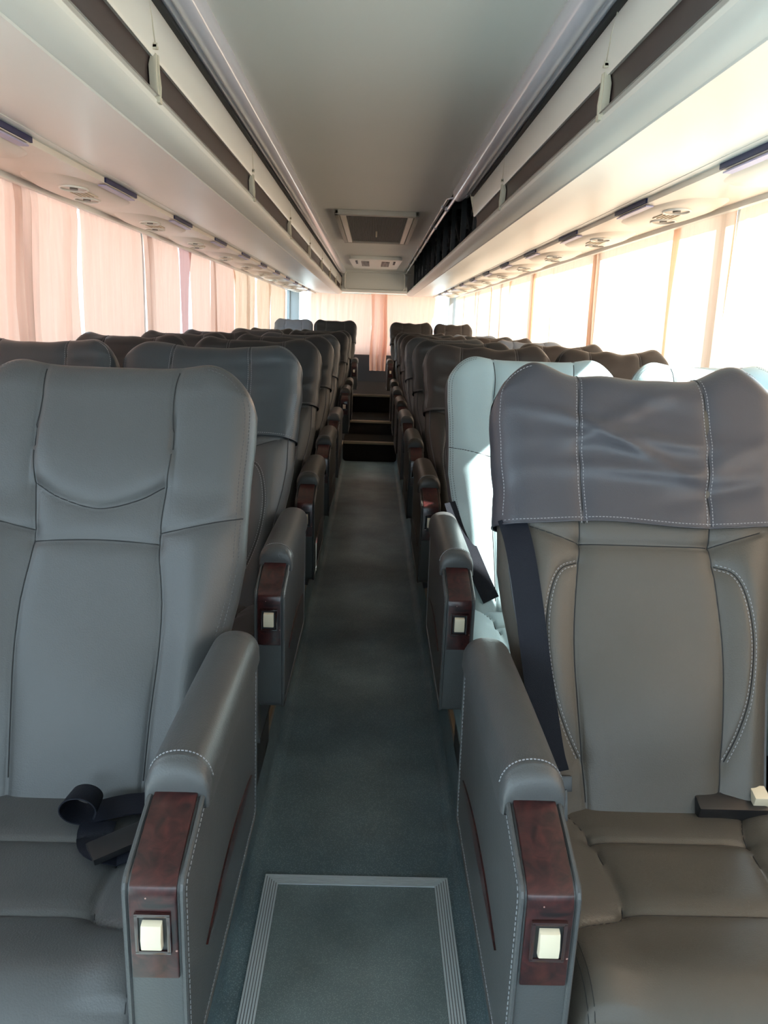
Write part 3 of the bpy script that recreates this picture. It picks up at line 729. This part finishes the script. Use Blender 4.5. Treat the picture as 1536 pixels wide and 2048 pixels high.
r, pr = seats[('left', 0, 'aisle')]; cf = pr[3][1]
b = MB()
pts = [cf(x, .335-.05*t, .010+.010*math.sin(t*3.1)) for t in np.linspace(0, 1, 10) for x in [.215-.175*t]]; nr = [Vector((0, -.15, 1))]*10
z0 = pts[-1].z; cx = .040
for a in np.linspace(262, -35, 26):
    k = (262-a)/297; pts.append(Vector((cx+.030*(1-.25*k)*math.cos(R(a)), .285-.010*k, z0+.022+.022*(1-.25*k)*math.sin(R(a))))); nr.append(Vector((-math.cos(R(a)), -.1, -math.sin(R(a)))))
ribbon(b, pts, nr, .046, .002)
P = spline([(.22, .290, .006), (.17, .245, .016), (.12, .200, .018), (.085, .205, .014), (.068, .240, .010), (.064, .272, .008)], 30)
pts = [cf(*q) for q in P]; ribbon(b, pts, [Vector((.1, -.25, 1))]*len(pts), .050, .002)
bl = b.build('seat_belt', M['belt'], r, smooth=True, ang=40)
b = MB(); b.obox(cf(.120, .208, .026), (.040, .026, .006), (-.012, .019, 0), (0, -.002, .006)); b.build('belt_buckle', M['black_plastic'], bl, bevel=.004)

r, pr = seats[('right', 1, 'aisle')]; o, f = pr[1]
b = MB(); P = spline([(-.225, .30), (-.195, .20), (-.155, .10), (-.12, .03)], 16); pts = [f(q[0], q[1], .010) for q in P]; ribbon(b, pts, [NX]*len(pts), .046)
b.build('seat_belt', M['belt'], r, smooth=True, ang=40)

# ------------------------------------------------------------------ overhead racks
nose = [(.471, .447), (.466, .441), (.467, .431), (.478, .418), (.500, .408), (.528, .4028)]
under = [(.534, .4025), (.60, .404), (.70, .410), (.80, .420), (.862, .428)]
divY = [.48, 1.90, 3.32, 4.74, 6.16, 7.58, 9.0, 10.42, 11.84]
YE = 12.35; RB = 4.25      # rack end; where the right rack's flaps are missing
for s, n in ((-1, 'left'), (1, 'right')):
    root = empty('overhead_luggage_rack', (0, 0, ZC))
    tag(root, 'long beige overhead luggage rack above the %s seats, %s' % (n, 'all its brown flaps in place' if s < 0 else 'rear part open with flaps missing'), 'luggage rack', 'overhead luggage racks')
    S = lambda pr: [(s*a, b_) for a, b_ in pr]
    yend = YE
    # shell: nose and underside, rounded at the rear end
    b = MB(); pr = nose+[(.531, .4000), (.5325, .4022)]+under; inner = [(.862, .44), (.53, .4155), (.49, .425), (.478, .440), (.478, .447)]
    b.prism(S(pr+inner), YF, yend, 'y'); b.build('rack_floor', M['beige'], root, smooth=True, ang=28)
    b = MB(); b.box(*sorted((s*.462, s*.472)), YF, yend, .4465, .4505); b.build('lip_edge', M['chrome'], root)
    b = MB(); pr = [(.862, .428), (.866, .4225), (.852, .4215), (.835, .423), (.835, .428)]
    b.prism(S(pr), YF, yend, 'y'); b.build('edge_moulding', M['beige'], root)
    b = MB(); b.box(*sorted((s*.84, s*.864)), YF, yend, .4275, .44); b.build('shadow_gap', M['dark'], root)
    # rear end cap
    b = MB(); cap = nose+under+[(1.19, .43), (1.19, .86), (.41, .86), (.41, .66), (.46, .62), (.472, .54)]
    b.prism(S(cap), yend-.015, yend, 'y'); b.build('end_cap', M['beige'], root)
    # inner liner (dark)
    b = MB(); b.box(*sorted((s*1.17, s*1.19)), YF, yend, .43, .86); b.box(*sorted((s*.42, s*1.19)), YF, yend, .84, .86); b.build('liner', M['dark'], root)
    # flaps between dividers
    ys = [YF]+divY+[yend]
    for y0, y1 in zip(ys, ys[1:]):
        if s > 0:
            if y0 >= RB: continue
            y1 = min(y1, RB)
        b = MB(); pr = [(.480, .448), (.486, .475), (.487, .505), (.480, .542)]
        b.prism(S(pr+[(a+.008, z) for a, z in pr[::-1]]), y0+.008, y1-.008, 'y'); b.build('flap', M['brown'], root, smooth=True, ang=50)
    ylim = yend-.02 if s < 0 else RB
    # beige facia band over the flaps
    b = MB(); pr = [(.470, .530), (.474, .525), (.484, .528), (.490, .545), (.486, .62), (.468, .622), (.462, .612)]
    b.prism(S(pr), YF, ylim, 'y'); b.build('facia', M['beige'], root, smooth=True, ang=40)
    b = MB(); b.box(*sorted((s*.452, s*.492)), YF, ylim, .618, .632); b.build('facia_gap', M['dark'], root)
    for y in divY:
        if y > ylim: continue
        b = MB(); pr = [(.468, .436), (.463, .446), (.466, .470), (.468, .500), (.467, .532), (.478, .535), (.484, .51), (.482, .46)]
        b.prism(S(pr), y-.012, y+.012, 'y'); dv = b.build('divider', M['cream_clip'], root, bevel=.003)
        b = MB(); b.prism(S([(.462, .446), (.461, .47), (.464, .50), (.465, .53), (.468, .53), (.468, .446)]), y-.004, y+.005, 'y'); b.box(*sorted((s*.460, s*.472)), y-.018, y+.004, .436, .448); b.build('divider_rib', M['cream_clip'], dv)
        b = MB(); b.box(*sorted((s*.462, s*.472)), y-.030, y-.010, .538, .543); b.box(*sorted((s*.460, s*.472)), y-.030, y-.026, .534, .546); cl = b.build('cord_clip', M['cream_clip'], root)
        b = MB(); b.tube([(s*.466, y-.02, .543), (s*.464, y-.05, .585), (s*.463, y-.09, .618)], .0010, 6); b.build('cord', M['cream_clip'], cl, smooth=True)
    if s > 0:   # end of the facia, open framework behind
        b = MB(); b.prism([(.448, .63), (.47, .535), (.488, .53), (.50, .62), (.46, .66)], RB-.01, RB+.004, 'y'); b.build('facia_end', M['cream_clip'], root)
        b = MB(); rg = random.Random(4)
        for k in range(11):
            y = RB+.45+k*.68
            b.box(.50, 1.15, y-.012, y+.012, .80, .835); b.box(.52, .55, y-.012, y+.012, .46, .82)
            b.tube([(.52, y, .50), (.75, y+.25, .78), (1.1, y+.35, .80)], .012, 6)
            b.tube([(.55, y+.05, .74), (.62, y+.28, .56), (.9, y+.33, .50)], .009, 6)
            b.box(.60+rg.uniform(0, .1), .78, y+.1, y+.3, .70, .74)
        b.build('framework', M['dark2'], root)
        b = MB(); b.tube([(.430, RB+.02, .628), (.418, RB+.10, .622), (.398, RB+.20, .640), (.392, 6, .642), (.392, 10.9, .636)], .010, 8)
        for y in np.arange(4.9, 10.8, .9): b.tube([(.392, y-.02, .641), (.392, y+.02, .641)], .014, 8); b.tube([(.366, y-.02, .652), (.366, y+.02, .652)], .008, 8)
        b.tube([(.392, RB+.22, .642), (.372, RB+.24, .640), (.366, RB+.34, .652), (.366, 10.9, .652)], .005, 6)
        b.build('edge_rail', M['rail'] if 'rail' in M else M['tube'], root, smooth=True)
    # diffuser strip in the ceiling corner
    b = MB(); pr = [(.460, .634), (.452, .628), (.442, .626)]+[(.405+.030*math.cos(a), .640-.030*math.sin(a)) for a in np.linspace(.35, 2.6, 10)]+[(.375, .655), (.380, .665), (.462, .665)]
    yl = 10.9 if s < 0 else RB+.12
    b.prism(S(pr), YF, yl, 'y'); o = b.build('ceiling_light_strip', M['tube'], None, smooth=True, ang=45, shift=(0, 0, ZC))
    tag(o, 'long frosted lavender light strip along the %s edge of the ceiling%s' % (n, '' if s < 0 else ', broken off before the ceiling vent'), 'light strip', 'ceiling light strips')
    # window valance
    b = MB(); pr = [(.864, .406), (.90, .402), (1.02, .405), (1.14, .414), (1.19, .421), (1.20, .44), (.864, .44)]
    b.prism(S(pr), YF, YE+.2, 'y'); tag(b.build('trim_%d' % (11 if s < 0 else 12), M['beige2'], None, smooth=True, ang=40, shift=(0, 0, ZC)), kind='structure')
    b = MB(); b.prism(S([(1.135, .414), (1.14, .398), (1.155, .396), (1.16, .416)]), YF, 11.3, 'y')
    o = b.build('curtain_rail', M['alu2'] if 'alu2' in M else M['beige'], None, shift=(0, 0, ZC)); tag(o, 'thin curtain rail running along the top of the %s windows' % n, 'curtain rail', 'side curtain rails')
    # passenger service panels
    for k in range(-1, 11):
        y0 = 1.865+.93*k
        if y0 < 0.5: continue
        t = empty('reading_light_panel', (s*.90, y0, .404+ZC))
        tag(t, 'beige reading light panel with navy strip, %s windows, number %s from the front' % (n, ['one', 'one', 'two', 'three', 'four', 'five', 'six', 'seven', 'eight', 'nine', 'ten', 'eleven'][k+1]), 'reading light', 'reading light panels over the %s windows' % n)
        if k <= 0: t['label'] = 'beige reading light panel with navy strip, %s windows, nearest to the camera' % n
        if k == 10: t['label'] = 'beige reading light panel with navy strip, %s windows, farthest to the rear' % n
        b = MB(); b.box(*sorted((-s*.042, -s*.036)), 0, .35, .004, .022); b.build('display_strip', M['blue'], t)
        b = MB(); b.box(*sorted((-s*.036, -s*.012)), .01, .34, -.006, -.002); b.build('printed_strip', M['lav'], t)
        # oval housing
        b = MB(); n_ = 36; ring0, ring1 = [], []
        for q in range(n_):
            a = 2*math.pi*q/n_; cx, cy = .095, .18; ex = math.copysign(abs(math.cos(a))**.7, math.cos(a)); ey = math.copysign(abs(math.sin(a))**.7, math.sin(a))
            ring0.append((s*(cx+.115*ex), cy+.36*ey, .004)); ring1.append((s*(cx+.095*ex), cy+.31*ey, -.010))
        k0 = len(b.v); b.v += ring0+ring1+[(s*.095, .18, -.013)]
        for q in range(n_): q2 = (q+1) % n_; b.f.append((q, q2, q2+n_, q+n_)); b.f.append((q+n_, q2+n_, 2*n_))
        hs = b.build('housing', M['beige2'], t, smooth=True, ang=60)
        for cx, cy in ((.075, .04), (.12, .30)):
            b = MB(); ring = [(s*(cx+.040*math.cos(a)), cy+.062*math.sin(a), -.014) for a in np.linspace(0, 2*math.pi, 25)]
            b.tube(ring, .0035, 6, False); l = b.build('lamp', M['beige'], t, smooth=True)
            b = MB(); b.prism([(s*(cx+.012*math.cos(a)), cy+.018*math.sin(a)) for a in np.linspace(0, 2*math.pi, 16, endpoint=False)], -.017, -.011, 'z'); b.build('lens', M['grille'], l)
        b = MB()
        for q in range(5): b.box(*sorted((s*(.055+q*.014), s*(.060+q*.014))), .12, .22, -.0155, -.012)
        b.build('vent_slats', M['cream_plastic'], t)

# ceiling vents ----------------------------------------------------
t = empty('ceiling_vent', (0, 5.2, ZCE+ZC)); tag(t, 'large square air return grille with a raised frame on the ceiling', 'ceiling vent')
b = MB(); X, D_ = .255, 1.80
for x0, x1, y0, y1 in ((-X, X, 0, .06), (-X, X, D_-.06, D_), (-X, -X+.028, 0, D_), (X-.028, X, 0, D_)): b.box(x0, x1, y0, y1, -.030, 0)
b.build('vent_frame', M['vent'], t, bevel=.006)
b = MB()
for sx in (-1, 1): b.box(*sorted((sx*.222, sx*.190)), .07, D_-.07, -.030, -.012)
b.build('side_slat', M['beige2'], t, bevel=.003)
b = MB(); b.box(-.226, .226, .05, D_-.05, -.006, -.002); b.build('vent_backing', M['dark2'], t)
b = MB()
for k in range(46): x = -.186+k*.372/45; b.box(x-.0016, x+.0016, .07, D_-.07, -.020, -.012)
for k in range(60): y = .09+k*(D_-.18)/59; b.box(-.186, .186, y-.003, y+.003, -.018, -.013)
b.build('grille', M['grille'], t)
b = MB(); b.tube([(0, .95, -.022), (0, .96, -.045), (0, 1.06, -.045), (0, 1.07, -.022)], .006, 6); b.build('handle', M['cream_plastic'], t, smooth=True)
t = empty('ceiling_vent', (0, 8.6, ZCE+ZC)); tag(t, 'small beige ceiling panel with two slotted air outlets, near the rear', 'ceiling vent')
b = MB(); b.prism(round_profile([(-.27, 0), (.27, 0), (.25, 1.45), (-.25, 1.45)], .08), -.035, 0, 'z'); b.build('vent_frame', M['beige'], t, bevel=.010)
b = MB()
for sx in (-1, 1):
    for k in range(6): x = sx*(.07+k*.014); b.box(x-.004, x+.004, .25, .95, -.040, -.034)
    b.box(*sorted((sx*.185, sx*.205)), .2, .6, -.040, -.034)
b.build('slots', M['dark2'], t)

# ------------------------------------------------------------------ curtains
def curtain(name, side, y0, y1, zt=.414, zb=-.52, bow0=0, bow1=0, amp=.020, npl=None, seed=0, m=None, x=1.195, pinch=None, rear=False):
    """pleated cloth panel hanging in the plane x = side*x; bow0/bow1 push the edges in (+) or out"""
    rg = np.random.RandomState(seed); w = y1-y0; npl = npl or max(4, int(w/.085)); nc, nr = npl*10, 30
    s_ = np.linspace(0, 1, nc); v = np.linspace(0, 1, nr); S_, V = np.meshgrid(s_, v)
    ph = np.cumsum(rg.uniform(.6, 1.4, npl+2)); ph = ph/ph[-1]*npl; phase = np.interp(S_*(npl+1), np.arange(npl+2), ph)*2*np.pi
    am = amp*(.55+.45*np.sin(V*2+seed))*(.6+.6*rg.rand())
    off = am*np.sin(phase+.5*np.sin(V*4+seed))+.25*am*np.sin(2.3*phase+V*3)
    e0 = y0+bow0*np.sin(np.pi*V**.8)+.01*np.sin(V*7+seed); e1 = y1-bow1*np.sin(np.pi*V**.8)+.01*np.sin(V*6+seed*2)
    if pinch is not None:
        pv, pa = pinch; k = np.exp(-((V-pv)/.16)**2)*pa; mid = (e0+e1)/2; e0 = e0+(mid-e0)*k; e1 = e1+(mid-e1)*k
    Y = e0+(e1-e0)*S_; Z = zt+(zb-zt)*V
    top = np.clip(V/.05, 0, 1); off = off*(.35+.65*top)
    P = np.stack([side*(x+off), Y, Z+ZC+.004*np.sin(phase*.5)], -1)
    if rear: P = np.stack([Y, YR-.10+off, Z+ZC], -1)
    mb = MB(); mb.grid(P); return mb.build(name, m or M['curtain'], None, smooth=True)
LC = [(1.0, 3.50, 0, .03, 'wide peach curtain of soft pleats, nearest to the camera on the left windows'), (3.51, 4.43, .01, .01, 'pale peach curtain second from the camera on the left windows'),
      (4.45, 5.24, .05, -.02, 'peach curtain third from the camera on the left windows'), (5.26, 5.62, .03, .10, 'mauve-pink twisted curtain drop beside a bright gap on the left windows'),
      (5.56, 6.27, .02, .02, 'peach curtain just behind the twisted drop on the left windows'), (6.28, 7.32, .02, .10, 'peach curtain with a bowed rear edge on the left windows'),
      (7.24, 8.52, .03, .04, 'apricot curtain with a small tie on the left windows'), (8.78, 9.80, 0, .08, 'apricot curtain after the narrow bright slit on the left windows'),
      (9.82, 11.45, .08, 0, 'apricot curtain farthest back on the left windows beside the rear pillar')]
for k, (y0, y1, b0, b1, lab) in enumerate(LC):
    o = curtain('curtain', -1, y0, y1, bow0=b0, bow1=b1, seed=k+1, m=M['curtain_m'] if k == 3 else M['curtain'] if k < 6 else M['curtain_y'], pinch=(.7, .35) if k == 3 else None)
    tag(o, lab, 'curtain', 'curtains along the left windows')
RC = [(.2, 1.85, 0, 0, 'sunlit curtain beside the front row on the right, mostly out of view'), (2.32, 2.86, 0, 0, 'white-lit curtain with a thin edge line at the right end of the photo'), (2.86, 3.43, 0, -.02, 'narrow white-lit curtain before the tall brown slit on the right windows'), (3.37, 4.68, .02, .0, 'wide glowing curtain behind the tall brown slit on the right windows'),
      (4.61, 5.70, .0, .0, 'glowing apricot curtain fourth from the camera on the right windows'), (5.67, 6.40, 0, -.03, 'narrow glowing curtain fifth from the camera on the right windows'),
      (6.30, 7.52, .03, .06, 'glowing curtain beside the curved brown slit on the right windows'), (7.42, 8.68, .03, .0, 'yellow-lit curtain seventh from the camera on the right windows'),
      (8.62, 10.02, .0, .02, 'yellow-lit curtain next to last on the right windows'), (9.95, 12.50, .0, 0, 'yellow-lit curtain farthest back on the right windows')]
for k, (y0, y1, b0, b1, lab) in enumerate(RC):
    o = curtain('curtain', 1, y0, y1, bow0=b0, bow1=b1, seed=k+21, m=M['curtain_y'], x=1.195 if k % 2 else 1.182, amp=.011)
    tag(o, lab, 'curtain', 'curtains along the right windows')
o = curtain('curtain', 1, -.93, .0, zt=.42, zb=-.45, seed=41, rear=True, bow1=.03, m=M['curtain_r']); tag(o, 'peach curtain over the left half of the rear window', 'curtain', 'rear window curtains')
o = curtain('curtain', 1, .12, .90, zt=.42, zb=-.45, seed=42, rear=True, m=M['curtain_r']); tag(o, 'peach curtain over the right half of the rear window', 'curtain', 'rear window curtains')
o = curtain('curtain', 1, -.04, .20, zt=.43, zb=-.68, seed=43, rear=True, bow0=.0, amp=.03, npl=4, m=M['curtain_r']); o.location.y = -.05; tag(o, 'long loose curtain end hanging over the middle of the rear window into the aisle', 'curtain', 'rear window curtains')
b = MB(); b.tube([(-1.0, YR-.09, .425), (1.0, YR-.09, .425)], .008, 8); o = b.build('curtain_rail', M['beige'], None, smooth=True, shift=(0, 0, ZC)); tag(o, 'thin curtain rail across the top of the rear window', 'curtain rail')
